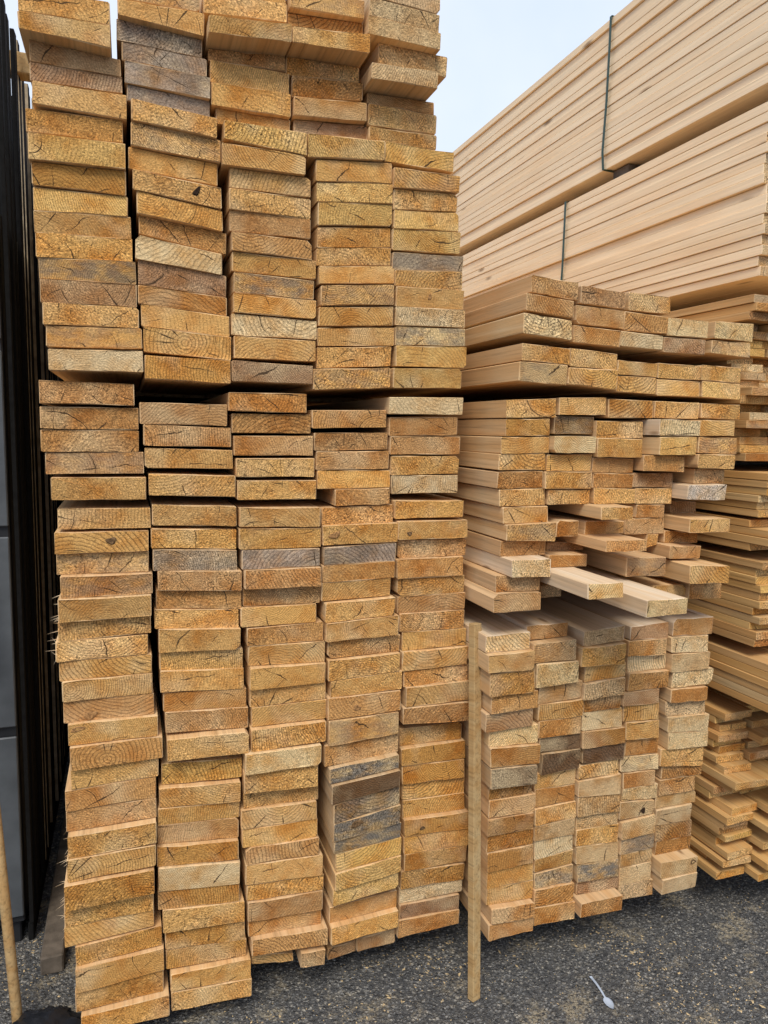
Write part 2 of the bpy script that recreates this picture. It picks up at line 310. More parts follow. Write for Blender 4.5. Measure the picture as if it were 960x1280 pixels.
TABLE = """
1U
n 1710 -194 -19 2423 2382 2433 2388
n 1710 -195 -19 2381 2349 2387 2342
r 1750 -179 0 2349 2305 2341 2306
r 1750 -180 2 2304 2268 2305 2271
n 1740 -176 10 2263 2218 2265 2214
u 1750 -191 2 2211 2165 2214 2169
y 1730 -187 6 2156 2103 2160 2109
u 1745 -183 6 2102 2057 2108 2057
y 1750 -182 9 2054 2005 2056 2013
n 1750 -182 15 2004 1959 2013 1966
n 1750 -180 17 1959 1909 1966 1916
nb 1750 -176 23 1908 1864 1916 1868
r 1750 -175 24 1863 1814 1867 1818
n 1750 -171 28 1814 1767 1817 1771
n 1750 -166 34 1765 1719 1770 1725
p 1720 -160 35 1712 1666 1718 1671
1L
o 1740 -183 15 1645 1595 1644 1596
o 1750 -183 23 1588 1540 1591 1541
o 1750 -184 23 1537 1489 1539 1490
o 1750 -176 33 1486 1439 1489 1440
n 1740 -165 37 1431 1381 1431 1379
n 1750 -154 46 1361 1313 1358 1311
n 1740 -161 40 1306 1258 1305 1258
n 1750 -160 40 1256 1209 1256 1206
o 1730 -151 47 1208 1157 1205 1157
n 1722 -157 44 1156 1102 1156 1106
n 1740 -160 43 1100 1054 1106 1060
n 1738 -166 35 1054 1007 1056 1009
n 1740 -160 43 1006 959 1008 962
n 1738 -155 43 959 910 961 909
o 1742 -154 46 909 858 908 857
n 1730 -145 54 858 807 857 805
o 1724 -141 64 805 748 804 751
n 1735 -143 54 747 695 747 702
o 1735 -156 48 694 644 701 648
o 1735 -155 48 643 591 646 596
n 1717 -152 46 589 532 594 539
n 1718 -155 44 532 476 533 479
u 1709 -162 40 475 409 473 411
n 1732 -165 38 407 353 410 354
n 1738 -167 38 352 297 353 306
u 1739 -144 56 296 242 302 248
u 1730 -145 60 241 178 246 186
u 1737 -147 58 177 123 183 126
u 1720 -135 71 119 69 125 69
2U
n 1750 -4 169 2509 2466 2513 2470
n 1730 -4 176 2453 2422 2461 2414
g 1750 -7 173 2422 2381 2413 2377
g 1750 2 183 2380 2340 2376 2337
g 1740 8 189 2337 2292 2333 2287
g 1750 12 189 2291 2258 2286 2249
n 1730 20 203 2257 2213 2245 2203
n 1740 18 212 2212 2163 2203 2153
n 1750 12 205 2162 2117 2152 2105
n 1740 20 213 2113 2071 2098 2052
n 1745 28 216 2070 2022 2048 2004
o 1760 32 226 2021 1982 2003 1955
p 1740 23 214 1974 1922 1951 1905
r 1750 28 224 1922 1869 1904 1855
o 1750 27 225 1867 1827 1854 1813
n 1750 33 231 1826 1777 1811 1764
n 1745 37 234 1775 1719 1763 1710
u 1730 38 231 1709 1657 1708 1654
2L
o 1750 26 225 1604 1555 1605 1554
o 1750 33 234 1554 1505 1549 1504
n 1750 35 238 1499 1452 1496 1451
n 1740 43 243 1439 1389 1434 1383
n 1750 49 246 1366 1317 1359 1310
n 1750 46 246 1309 1263 1302 1254
g 1745 49 246 1259 1209 1251 1201
o 1736 60 257 1209 1162 1200 1150
o 1750 55 258 1161 1115 1150 1102
n 1745 51 250 1114 1068 1102 1056
n 1734 60 253 1067 1010 1056 1003
n 1745 61 260 1009 963 1003 951
n 1740 62 262 962 910 951 898
o 1745 68 269 907 858 897 847
o 1743 72 274 857 804 847 793
n 1721 74 272 796 741 792 735
y 1750 61 259 724 668 712 659
n 1738 55 253 667 614 654 600
n 1744 51 251 613 568 598 554
o 1746 50 249 567 517 553 499
u 1735 47 247 516 463 497 446
p 1733 50 250 462 397 441 378
u 1737 48 249 396 350 376 330
n 1734 59 262 347 284 327 271
u 1745 64 264 283 230 270 214
u 1745 65 268 228 177 213 165
n 1730 75 278 171 124 164 108
n 1730 76 280 119 68 107 57
3U
n 1750 176 363 2552 2515 2572 2529
n 1740 176 364 2512 2468 2524 2483
n 1690 182 365 2438 2405 2454 2419
o 1760 188 364 2404 2379 2419 2385
n 1750 191 372 2376 2329 2378 2333
n 1745 192 375 2327 2278 2331 2280
n 1760 204 377 2278 2245 2280 2244
y 1730 219 411 2245 2205 2244 2193
n 1730 214 408 2195 2148 2192 2150
u 1745 232 424 2148 2104 2149 2104
n 1745 231 425 2102 2055 2101 2055
o 1750 233 426 2055 2009 2054 2010
o 1745 237 429 2006 1964 2004 1960
n 1750 238 441 1961 1918 1959 1916
nb 1745 242 435 1915 1868 1910 1866
n 1745 240 441 1866 1822 1865 1820
p 1750 236 444 1819 1769 1816 1771
n 1740 240 440 1766 1715 1767 1717
r 1730 234 430 1708 1661 1704 1661
3L
o 1740 227 418 1634 1590 1637 1590
o 1750 236 431 1584 1538 1586 1540
o 1750 240 438 1531 1484 1533 1485
n 1745 245 441 1476 1431 1478 1432
n 1745 248 446 1422 1375 1422 1375
n 1740 253 456 1356 1308 1354 1305
n 1740 252 459 1304 1253 1301 1251
g 1740 258 456 1251 1202 1249 1203
o 1725 262 456 1201 1155 1202 1154
o 1750 262 460 1153 1107 1153 1105
n 1740 255 448 1105 1057 1104 1056
o 1735 269 465 1053 1009 1056 1008
n 1735 273 470 1008 956 1006 950
n 1726 275 471 954 897 950 896
n 1738 277 474 896 847 895 849
n 1738 281 476 846 794 848 796
n 1722 278 473 793 737 793 740
p 1714 262 458 736 680 735 680
n 1727 261 453 679 623 675 616
n 1750 262 460 621 573 615 567
n 1740 254 455 572 523 566 517
n 1741 257 458 521 472 516 465
o 1735 266 461 471 427 465 419
n 1735 265 471 425 367 416 357
n 1740 269 475 363 321 357 312
o 1737 271 473 318 261 311 253
o 1747 273 472 260 216 252 207
o 1725 280 485 216 173 206 160
n 1760 285 397 149 124 129 105
o 1725 411 478 150 106 147 99
4U
n 1730 369 549 2553 2512 2565 2523
o 1750 368 551 2511 2478 2523 2493
n 1690 367 550 2452 2420 2469 2429
n 1760 366 547 2419 2378 2428 2393
o 1750 379 553 2375 2330 2388 2349
o 1740 381 562 2326 2283 2340 2298
r 1760 386 571 2282 2250 2297 2264
y 1740 416 610 2249 2196 2259 2215
n 1750 438 634 2195 2146 2215 2166
y 1750 441 636 2144 2099 2165 2117
y 1750 444 637 2098 2045 2116 2064
u 1755 444 635 2041 1993 2060 2012
u 1755 443 636 1990 1950 2012 1968
n 1750 448 646 1948 1906 1967 1925
n 1745 453 644 1902 1854 1919 1870
n 1750 449 645 1850 1805 1866 1819
n 1750 447 649 1800 1756 1814 1769
n 1750 445 641 1752 1702 1765 1717
n 1730 432 634 1698 1647 1710 1660
4L
o 1750 433 633 1598 1553 1604 1559
o 1750 441 637 1541 1497 1546 1502
o 1750 446 641 1495 1448 1498 1451
n 1750 450 646 1446 1400 1448 1402
o 1745 495 645 1398 1356 1401 1359
o 1750 462 656 1351 1307 1357 1310
n 1735 462 665 1307 1256 1310 1259
g 1735 465 662 1251 1206 1256 1208
o 1733 462 658 1204 1160 1208 1164
n 1737 461 649 1159 1111 1163 1114
n 1725 468 658 1107 1056 1113 1064
n 1725 471 670 1054 1004 1063 1008
o 1740 479 681 1003 955 1006 958
n 1729 479 678 953 898 957 908
n 1729 486 685 897 853 907 857
o 1723 477 681 853 795 853 799
n 1718 479 675 793 727 795 736
o 1728 471 679 724 666 736 680
b 1710 481 674 665 625 679 643
d 1701 485 675 622 569 641 594
m 1706 491 678 567 516 593 540
b 1702 491 680 515 465 539 486
b 1708 494 684 460 427 486 441
y 1710 500 688 426 373 440 390
y 1707 498 687 372 321 388 338
y 1715 495 683 320 275 337 290
o 1740 493 689 253 206 264 215
n 1721 493 689 206 157 214 165
r 1750 577 691 131 95 140 98
r 1760 495 576 117 84 121 89
5U
t 1720 558 739 2608 2569 2604 2566
t 1720 558 738 2568 2529 2565 2525
t 1720 555 743 2528 2489 2524 2487
t 1750 592 775 2489 2444 2487 2442
t 1690 555 726 2409 2375 2419 2381
o 1760 569 747 2374 2350 2380 2350
n 1750 569 751 2345 2295 2345 2302
n 1750 571 752 2292 2262 2297 2263
y 1750 614 802 2262 2217 2262 2216
u 1740 635 816 2202 2155 2205 2164
n 1750 639 816 2155 2105 2163 2119
y 1750 641 822 2103 2060 2117 2070
y 1750 639 828 2057 2007 2068 2015
g 1750 641 837 2001 1959 2008 1970
n 1750 647 838 1958 1918 1969 1923
n 1750 651 844 1917 1868 1923 1873
p 1750 652 848 1867 1821 1873 1827
pb 1750 653 850 1817 1770 1824 1780
y 1745 652 854 1768 1717 1776 1722
y 1730 642 835 1710 1661 1717 1667
5L
p 1740 635 847 1637 1594 1642 1597
o 1750 641 836 1585 1537 1591 1543
o 1750 644 846 1536 1489 1538 1492
n 1750 648 843 1485 1435 1486 1439
p 1750 651 842 1433 1385 1435 1387
n 1740 658 857 1368 1320 1365 1321
n 1730 665 868 1314 1265 1313 1265
o 1745 671 870 1261 1212 1259 1214
o 1731 664 859 1211 1161 1213 1160
n 1738 668 867 1160 1109 1159 1111
o 1741 672 872 1109 1062 1111 1063
o 1739 678 871 1062 1012 1061 1008
n 1740 687 879 1011 959 1007 959
n 1731 685 882 958 904 957 905
o 1737 692 887 902 858 904 857
n 1728 698 889 858 803 857 802
o 1725 690 891 802 755 798 743
u 1760 694 885 729 678 726 676
u 1744 694 892 677 628 675 623
u 1742 697 890 627 575 620 567
n 1750 701 897 573 525 566 516
n 1747 703 896 523 474 516 467
u 1730 704 903 473 426 467 417
u 1730 703 905 423 375 415 366
u 1730 705 899 374 323 365 314
u 1733 699 895 320 266 309 257
p 1740 698 893 265 219 256 219
r 1737 698 884 218 172 212 164
o 1735 693 886 172 120 163 118
6T
o 1650 986 1129 1956 1914 1949 1903
o 1640 966 1111 1908 1866 1899 1856
p 1630 956 1101 1857 1806 1846 1797
6G
u 1630 955 1098 1781 1738 1774 1733
n 1630 950 1094 1735 1685 1732 1680
6M
n 1650 927 1077 1637 1590 1645 1596
u 1650 928 1061 1587 1543 1591 1547
n 1650 915 1062 1540 1497 1543 1500
n 1650 911 1052 1496 1454 1498 1455
o 1650 909 1045 1449 1405 1452 1407
n 1650 916 1056 1402 1358 1405 1360
u 1640 924 1062 1356 1313 1358 1315
n 1625 929 1078 1312 1270 1314 1265
o 1650 925 1065 1266 1224 1263 1223
p 1590 928 1046 1224 1179 1223 1176
o 1618 899 1031 1178 1136 1173 1133
o 1600 884 1026 1135 1086 1132 1085
6B
p 1630 883 1016 1014 969 1017 969
n 1610 882 1022 967 920 969 917
u 1613 890 1026 914 853 917 854
o 1620 900 1045 851 801 853 803
r 1627 891 1035 799 747 799 751
p 1635 906 1058 746 701 750 695
o 1625 907 1064 701 647 692 639
d 1621 909 1053 644 587 636 582
q 1641 915 1050 582 545 581 543
o 1640 917 1063 544 492 542 487
q 1638 915 1059 488 438 487 436
q 1646 919 1066 436 386 436 388
q 1642 919 1067 385 332 386 332
n 1645 921 1072 332 281 331 279
n 1645 922 1074 281 229 275 219
o 1625 931 1068 228 183 219 176
o 1627 924 1069 181 133 173 134
7T
r 1650 1137 1282 1944 1898 1936 1892
o 1640 1118 1271 1890 1843 1886 1838
o 1630 1107 1255 1836 1793 1830 1788
7G
n 1630 1100 1250 1777 1730 1769 1727
n 1630 1097 1254 1726 1683 1727 1674
7M
n 1650 1086 1237 1648 1602 1653 1606
m 1660 1080 1207 1599 1551 1600 1553
p 1630 1063 1195 1546 1501 1547 1502
n 1650 1057 1197 1495 1452 1498 1452
n 1640 1047 1197 1450 1404 1450 1404
n 1645 1062 1195 1401 1361 1400 1362
o 1650 1096 1167 1317 1271 1315 1271
r 1710 1108 1231 1246 1223 1244 1221
o 1640 1069 1194 1223 1190 1221 1187
p 1430 1048 1153 1189 1151 1187 1151
r 1700 1090 1156 1124 1090 1124 1092
7B
o 1650 1018 1150 1027 987 1028 988
t 1619 1023 1160 983 932 987 931
p 1615 1033 1169 929 860 926 864
t 1631 1053 1194 859 807 862 810
n 1630 1055 1201 806 758 807 758
o 1632 1059 1197 756 707 756 705
d 1636 1066 1204 705 665 704 658
d 1633 1075 1202 659 596 658 599
n 1647 1063 1200 596 549 598 546
o 1647 1066 1201 549 497 545 496
n 1640 1065 1203 494 444 495 447
t 1640 1067 1201 442 396 446 395
p 1644 1071 1200 394 338 394 346
n 1645 1074 1204 338 299 345 299
tb 1644 1076 1206 292 247 298 243
o 1639 1075 1209 247 193 242 184
o 1638 1077 1215 191 136 183 131
8T
n 1660 1298 1441 1941 1893 1939 1893
o 1650 1282 1428 1888 1837 1882 1836
p 1640 1263 1408 1832 1792 1828 1790
8G
n 1650 1267 1403 1756 1718 1752 1716
n 1650 1268 1400 1715 1670 1713 1669
8M
u 1650 1246 1395 1650 1598 1649 1602
u 1650 1208 1365 1589 1543 1590 1545
n 1630 1202 1349 1543 1491 1542 1490
o 1650 1201 1341 1488 1447 1486 1446
o 1650 1207 1341 1446 1405 1444 1404
n 1650 1213 1351 1405 1361 1401 1360
n 1570 1179 1283 1360 1327 1359 1325
o 1650 1189 1320 1313 1275 1310 1275
o 1530 1171 1299 1275 1247 1275 1245
o 1580 1280 1413 1218 1165 1215 1162
p 1370 1178 1299 1154 1111 1154 1113
8B
t 1620 1183 1319 1006 965 1015 971
n 1610 1171 1321 963 910 965 903
n 1629 1199 1338 909 856 902 861
t 1622 1196 1335 853 805 860 809
q 1638 1209 1335 803 762 807 762
p 1640 1205 1346 761 709 761 703
q 1633 1207 1355 706 656 702 657
d 1638 1213 1360 655 610 654 603
n 1641 1203 1344 601 562 603 560
t 1634 1203 1350 557 510 560 498
t 1637 1207 1353 507 447 497 443
t 1646 1211 1356 442 401 442 398
n 1645 1211 1361 401 350 397 340
t 1645 1214 1366 348 295 339 284
b 1641 1220 1366 291 239 284 231
r 1647 1224 1374 235 195 231 190
o 1610 1216 1363 194 149 189 142
9T
p 1650 1428 1569 1881 1833 1880 1833
r 1650 1417 1566 1827 1786 1828 1786
9G
n 1650 1405 1556 1755 1714 1754 1714
n 1650 1404 1555 1711 1666 1709 1666
9M
n 1650 1402 1558 1649 1602 1649 1603
p 1600 1380 1518 1598 1553 1596 1554
y 1600 1383 1512 1549 1499 1551 1500
o 1620 1350 1490 1498 1454 1497 1451
r 1650 1342 1479 1446 1407 1446 1404
n 1650 1352 1480 1403 1359 1402 1357
o 1650 1358 1459 1356 1318 1355 1317
o 1650 1323 1460 1316 1271 1315 1270
n 1650 1401 1441 1270 1230 1270 1239
n 1600 1392 1509 1129 1100 1128 1096
9B
r 1630 1349 1483 1005 967 1009 963
o 1625 1342 1476 964 920 962 913
p 1640 1353 1491 920 868 913 865
o 1628 1350 1496 868 813 863 811
r 1630 1337 1465 809 769 810 766
n 1636 1347 1473 766 718 765 714
n 1632 1356 1475 716 663 711 657
o 1642 1365 1485 661 608 656 602
p 1641 1352 1490 607 561 599 552
o 1638 1362 1478 556 508 551 505
p 1640 1363 1492 508 468 505 458
tk 1637 1357 1480 466 412 455 413
t 1630 1362 1482 403 351 412 354
tb 1637 1367 1489 348 298 352 300
t 1643 1372 1491 297 253 296 252
t 1644 1375 1492 249 192 251 192
t 1645 1376 1503 192 145 190 138
10T
p 1650 1596 1739 1883 1836 1884 1833
n 1650 1589 1732 1829 1793 1829 1786
10G
n 1650 1557 1705 1757 1715 1756 1712
y 1650 1564 1708 1712 1666 1709 1663
10M
n 1650 1566 1714 1649 1606 1648 1604
n 1600 1520 1645 1599 1554 1599 1556
n 1600 1519 1657 1551 1506 1550 1504
n 1590 1513 1644 1503 1464 1502 1460
o 1620 1529 1641 1460 1417 1458 1417
w 1590 1482 1621 1416 1374 1416 1371
r 1710 1531 1630 1358 1322 1354 1320
n 1570 1479 1622 1322 1283 1320 1280
o 1650 1463 1587 1278 1243 1271 1238
o 1600 1442 1554 1242 1205 1238 1202
n 1530 1455 1594 1198 1145 1191 1142
o 1590 1510 1631 1138 1087 1131 1082
10B
o 1630 1501 1648 1016 966 1015 961
p 1624 1494 1632 963 917 960 909
t 1622 1497 1640 913 857 909 854
p 1630 1509 1664 856 805 853 803
o 1622 1503 1641 804 763 799 757
t 1635 1499 1646 762 718 756 710
p 1626 1503 1658 717 670 710 656
p 1627 1508 1661 667 615 655 606
n 1634 1491 1654 615 560 602 542
o 1645 1507 1663 559 513 542 505
o 1645 1502 1642 510 460 505 458
t 1650 1495 1653 458 417 457 414
t 1646 1497 1637 416 364 413 357
q 1650 1505 1645 362 310 355 303
q 1650 1509 1646 309 263 303 260
t 1610 1500 1638 263 213 260 209
t 1606 1505 1639 211 160 209 160
"""

# ---------------------------------------------------------------- boards of the two thick-board stacks
PAL = {  # end-grain colour, word for it
 'n': ((0.615, 0.345, 0.115), 'ochre'), 'u': ((0.52, 0.262, 0.070), 'deep ochre'), 'y': ((0.66, 0.395, 0.125), 'yellow'),
 'o': ((0.505, 0.262, 0.092), 'orange brown'), 'r': ((0.41, 0.235, 0.115), 'dull brown'), 'g': ((0.42, 0.30, 0.195), 'weathered grey'),
 'p': ((0.68, 0.485, 0.245), 'pale cream'), 't': ((0.54, 0.35, 0.17), 'greyish tan'), 'b': ((0.40, 0.27, 0.13), 'blue stained'),
 'm': ((0.27, 0.165, 0.075), 'dark mottled'), 'd': ((0.17, 0.10, 0.052), 'dark stained'), 'q': ((0.37, 0.175, 0.05), 'rusty orange'),
 'w': ((0.62, 0.51, 0.38), 'whitish grey')}
ORD = 'zeroth first second third fourth fifth sixth seventh eighth ninth tenth eleventh twelfth thirteenth fourteenth fifteenth sixteenth seventeenth eighteenth nineteenth twentieth'.split()
def nth(k):
    if k <= 20: return ORD[k]
    t = 'twenty' if k < 30 else 'thirty'
    if k == 30: return 'thirtieth'
    return t + '-' + ORD[k % 10]
def place(i, n):      # "third from top" / "top" / "second from bottom"
    if i == 0: return 'topmost'
    if i == n - 1: return 'bottom board'
    if i < n / 2: return nth(i + 1) + ' from top'
    return nth(n - i) + ' from bottom'
COLS = ['leftmost', 'second', 'third', 'fourth', 'rightmost']
SECN = {'U': 'upper bundle of tall front stack', 'L': 'lower bundle of tall front stack',
        'T': 'topmost bundle of short stack', 'G': 'two-high layer of short stack',
        'M': 'uneven middle of short stack', 'B': 'lowest bundle of short stack'}
GRP = {'U': 'boards of the tall front stack', 'L': 'boards of the tall front stack'}
def board_color(code, rng):
    c, w = PAL[code[0]]
    k = rng.uniform(0.90, 1.10); h = rng.uniform(-0.05, 0.05)
    a = {'g': 0.45, 'b': 0.9, 'm': 0.5}.get(code[0], 0.0)
    if code[1:] == 'b': a = 0.6
    if code[0] in 'nop' and not a and rng.random() < 0.05: a = 0.35
    return (c[0] * k * (1 + h * 0.5), c[1] * k, c[2] * k * (1 - h * 2), a), (w + ' blue-streaked' if code[1:] == 'b' else w)
groups = {}
for ln in TABLE.strip().split('\n'):
    p = ln.split()
    if len(p) == 1: key = p[0]; groups[key] = []
    else: groups[key].append((p[0], [int(v) / 1000 for v in p[1:]]))
FIRST = {}
for key, rows in groups.items():
    ci, sec = int(key[:-1]), key[-1]
    for i, (code, (y, x0, x1, tl, bl, tr, br)) in enumerate(rows):
        rng = random.Random(ci * 1000 + i * 7 + ord(sec))
        cx, cz = (x0 + x1) / 2, (bl + br) / 2
        front = ci <= 5
        ln_ = (4.0 if front else 4.2) + rng.uniform(-0.06, 0.06) + (1.75 if front else 1.65) - y
        skew = (rng.uniform(-0.022, 0.022), rng.uniform(-0.08, 0.08))
        wane = rng.uniform(0.006, 0.014) if rng.random() < 0.09 else 0
        me = prism(tl - cz, bl - cz, tr - cz, br - cz, x0 - cx, x1 - cx, ln_, rng.uniform(0.0010, 0.0022), skew, [END, DUSTY if (sec == 'B' and i == 0) or (sec == 'M' and code == 'p' and y < 1.62) else SIDE], rng, 0.0009, wane)
        o = link('wide_board' if front else 'narrow_board', me); o.location = (cx, y, cz)
        rgba, word = board_color(code, rng); o.color = rgba
        lab = f'{word} board end, {place(i, len(rows))}, {COLS[(ci - 1) % 5]} column, {SECN[sec]}'
        tag(o, lab, 'board', GRP.get(sec, 'boards of the shorter stack'))
        FIRST[(key, i)] = o

# knots in the sawn ends: irregular rimmed ovals
KN = [('2U', 9, 0.0413, 0.0223, 0.0073, 0.0166, -35, 'h'), ('4L', 6, -0.0696, 0.0247, 0.0207, 0.0104, 20, 'r'), ('1L', 6, 0.0189, 0.0266, 0.0145, 0.0104, 10, 'd'), ('9B', 11, 0.0221, 0.0165, 0.0098, 0.0137, 0, 'h'), ('4L', 15, -0.0231, 0.0228, 0.0144, 0.0103, 0, 'r'), ('5L', 6, -0.0696, 0.016, 0.0103, 0.0083, 0, 'd'), ('1L', 15, -0.0782, 0.0391, 0.0227, 0.0103, 10, 'r'), ('10B', 15, 0.0507, 0.0345, 0.0154, 0.0115, 10, 'd'), ('5U', 15, -0.003, 0.0282, 0.0063, 0.0125, -10, 'r'), ('4L', 21, -0.0309, 0.0308, 0.0223, 0.0122, 15, 'd'), ('5L', 22, -0.0457, 0.0213, 0.0103, 0.0062, 10, 'd'), ('1L', 14, -0.0425, 0.012, 0.0208, 0.0125, 20, 'r')]
for key, i, lx, lz, rx, rz, an, kt in KN:
    b_ = FIRST[(key, i)]; rng = random.Random(i * 31 + ord(kt)); v, f = [(lx, -0.0004 if kt != 'h' else -0.0006, lz)], []
    rx *= 0.8; rz *= 0.8; rz = min(rz, lz - 0.002, 0.046 - lz); an = math.radians(an); S = 14
    for rr_, yy in ((0.55, -0.0016), (0.8, -0.0020), (1.0, 0.0006)):
        for k in range(S):
            t = k * 2 * math.pi / S; q = rr_ * (1 + 0.16 * math.sin(3 * t + i) + rng.uniform(-0.06, 0.06))
            ex, ez = rx * q * math.cos(t), rz * q * math.sin(t)
            v.append((lx + ex * math.cos(an) - ez * math.sin(an), yy, min(max(lz + ex * math.sin(an) + ez * math.cos(an), 0.002), 0.046)))
    for k in range(S): f.append((0, 1 + k, 1 + (k + 1) % S))
    for r_ in range(2):
        for k in range(S): f.append((1 + r_ * S + k, 1 + (r_ + 1) * S + k, 1 + (r_ + 1) * S + (k + 1) % S, 1 + r_ * S + (k + 1) % S))
    link('knot', mesh_of('knot', v, f, [KNOT[kt]], smooth=True), b_)

# splinters hanging off ragged board edges
def splinters(board, pts, n, rng):
    loc = board.location
    v, f = [], []
    for k in range(n):
        a = Vector(pts[0]).lerp(Vector(pts[1]), rng.random())
        d = Vector((rng.uniform(-1, -0.2), rng.uniform(-0.5, 0.3), rng.uniform(-0.8, 0.3))).normalized() * rng.uniform(0.008, 0.03)
        s = Vector((0, 0, 0.0008)); t = Vector((0, 0.0008, 0))
        b = len(v)
        for q in (a + s, a - s, a + t, a + d): v.append(tuple(q - loc))
        f += [(b, b + 1, b + 3), (b + 1, b + 2, b + 3), (b + 2, b, b + 3), (b, b + 2, b + 1)]
    o = link('splinter', mesh_of('splinter', v, f, [PALE]), board); o.color = (0.6, 0.45, 0.28, 0)
rr = random.Random(3)
for i, (code, (y, x0, x1, tl, bl, tr, br)) in enumerate(groups['1L']):
    if i in (9, 10, 11, 20, 21, 22, 23, 24): splinters(FIRST[('1L', i)], ((x0, y + 0.02, bl), (x0, y + 0.05, tl)), 5, rr)

# ---------------------------------------------------------------- thin plank stack at the far right
X3 = 1.75
LAY = [('A', 1.975, 1.482, 20, 1.70, 0.05, 'top bundle'), ('B', 1.451, 1.318, 6, 1.59, 0.03, 'second bundle'), ('C', 1.308, 1.215, 4, 1.57, 0.05, 'third bundle'),
       ('D', 1.190, 0.930, 11, 1.57, 0.02, 'fourth bundle'), ('E', 0.895, 0.750, 6, 1.44, 0.04, 'fifth bundle'), ('F', 0.690, 0.150, 22, 1.64, 0.06, 'lowest bundle')]
for tagc, z1, z0, n, yf, spread, word in LAY:
    T = (z1 - z0) / n
    for i in range(n):
        zt = z1 - i * T
        jx = 0.014 if tagc in 'AF' else 0.004; x = X3 + R.uniform(-jx, jx)
        cols_ = 3 if tagc in 'AF' else 2
        yrow = yf + (R.uniform(-spread, spread))
        for k in range(cols_):
            wd = 0.118 + R.uniform(-0.012, 0.006)
            y = yrow + (R.uniform(-spread, spread) * 1.3 if k else 0)
            rng = random.Random(hash((tagc.encode()[0], i, k)) & 0xffff)
            t = T - 0.0012
            if tagc == 'F' and rng.random() < 0.25: t *= 0.86
            sg = rng.uniform(-0.0008, 0.0008)
            me = prism(t + sg, 0, t - sg, 0, -wd / 2, wd / 2, 3.6 + rng.uniform(-0.1, 0.1), 0.0011, (rng.uniform(-0.06, 0.06), rng.uniform(-0.08, 0.08)), [END, THIN], rng, 0.0006)
            o = link('thin_plank', me); o.location = (x + wd / 2 + k * 0.122, y, zt - T)
            rgba, cw = board_color(rng.choice('nnyyopu' if tagc != 'A' else 'nnyopptr'), rng); o.color = rgba
            where = ['left edge', 'second in', 'third in'][k]
            tag(o, f'{cw} plank, {place(i, n).replace(" board", "")}, {where}, {word} of far right pile', 'plank', 'thin planks of the far right pile')

# the planks deeper in the same pile, out of sight from here
v, f = [], []
rng = random.Random(77)
for tagc, z1, z0, n, yf, spread, word in LAY:
    T = (z1 - z0) / n
    for i in range(n):
        for k in range(6):
            x0 = X3 + (0.38 if tagc in 'AF' else 0.255) + k * 0.125; x1 = x0 + 0.116; y0 = yf + rng.uniform(-spread, spread); b = len(v)
            za, zb = z1 - (i + 1) * T, z1 - i * T - 0.0012
            v += [(x, y, z) for y in (y0, y0 + 3.6) for x, z in ((x0, za), (x1, za), (x1, zb), (x0, zb))]
            f += [(b + 3, b + 2, b + 1, b), (b + 4, b + 5, b + 6, b + 7)] + [(b + e, b + (e + 1) % 4, b + 4 + (e + 1) % 4, b + 4 + e) for e in range(4)]
o = link('inner_planks', mesh_of('inner_planks', v, f, [THIN])); o.color = (0.55, 0.36, 0.15, 0)
o['kind'] = 'stuff'; o['label'] = 'planks deeper inside the far right pile'; o['category'] = 'planks'

# ---------------------------------------------------------------- strapped bundles of pale planks, top right
XB = 1.92
def bundle(name, z0, z1, n, yend, jag, label, strap_y, seed):
    rng = random.Random(seed)
    root = tag(empty(name, (XB, yend, z0)), label, 'timber bundle', 'strapped bundles of pale planks')
    T = (z1 - z0) / n; Wp = 0.145
    protos = [prism(T - 0.0018, 0, T - 0.0018 - e, 0, 0, Wp - 0.001, 6.2, 0.0012, (0, 0), [END, PALE], rng, 0.0003) for e in (0, 0.0006, 0.0014)]
    for i in range(n):
        for k in range(7):
            o = link('plank', protos[rng.randrange(3)], root)
            o.location = (k * Wp + (rng.choice((-0.004, 0.0, 0.0, 0.003, 0.009)) if k == 0 else 0.011), rng.uniform(-jag, jag), i * T)
            v = rng.uniform(0.74, 1.06); o.color = (0.74 * v, 0.54 * v, 0.31 * v, 0)
    for sy in strap_y:
        w = 0.014; t = 0.0014; hx, hz = 7 * Wp + 0.012, z1 - z0
        y0 = sy - yend
        loop = [(-0.008, 0), (-0.0115, hz * 0.12), (-0.010, hz * 0.45), (-0.012, hz * 0.8), (-0.007, hz + 0.001), (0.03, hz + 0.0035), (hx, hz + 0.0035), (hx + 0.006, hz), (hx + 0.006, -0.002), (hx, -0.004), (0.02, -0.004)]
        v, f = [], []
        cxm, czm = hx / 2, hz / 2
        for q, (a, b) in enumerate(loop):
            d = Vector((a - cxm, b - czm)).normalized() * t
            tw = 0.006 * math.sin(q * 1.7)
            v += [(a, y0 - w / 2 + tw, b), (a, y0 + w / 2 + tw, b), (a + d.x, y0 + w / 2 + tw, b + d.y), (a + d.x, y0 - w / 2 + tw, b + d.y)]
        n_ = len(loop)
        for q in range(n_):
            a, b = q * 4, ((q + 1) % n_) * 4
            for e in range(4): f.append((a + e, a + (e + 1) % 4, b + (e + 1) % 4, b + e))
        link('strap', mesh_of('strap', v, f, [STRAP]), root)
    return root
bundle('strapped_bundle', 2.073, 2.612, 17, 1.815, 0.018, 'lower strapped bundle of pale planks with its ends just in view', (2.93, 5.6), 5)
bundle('strapped_bundle', 2.666, 3.272, 19, 1.60, 0.02, 'highest strapped bundle of pale planks against the sky', (2.66, 5.4), 9)

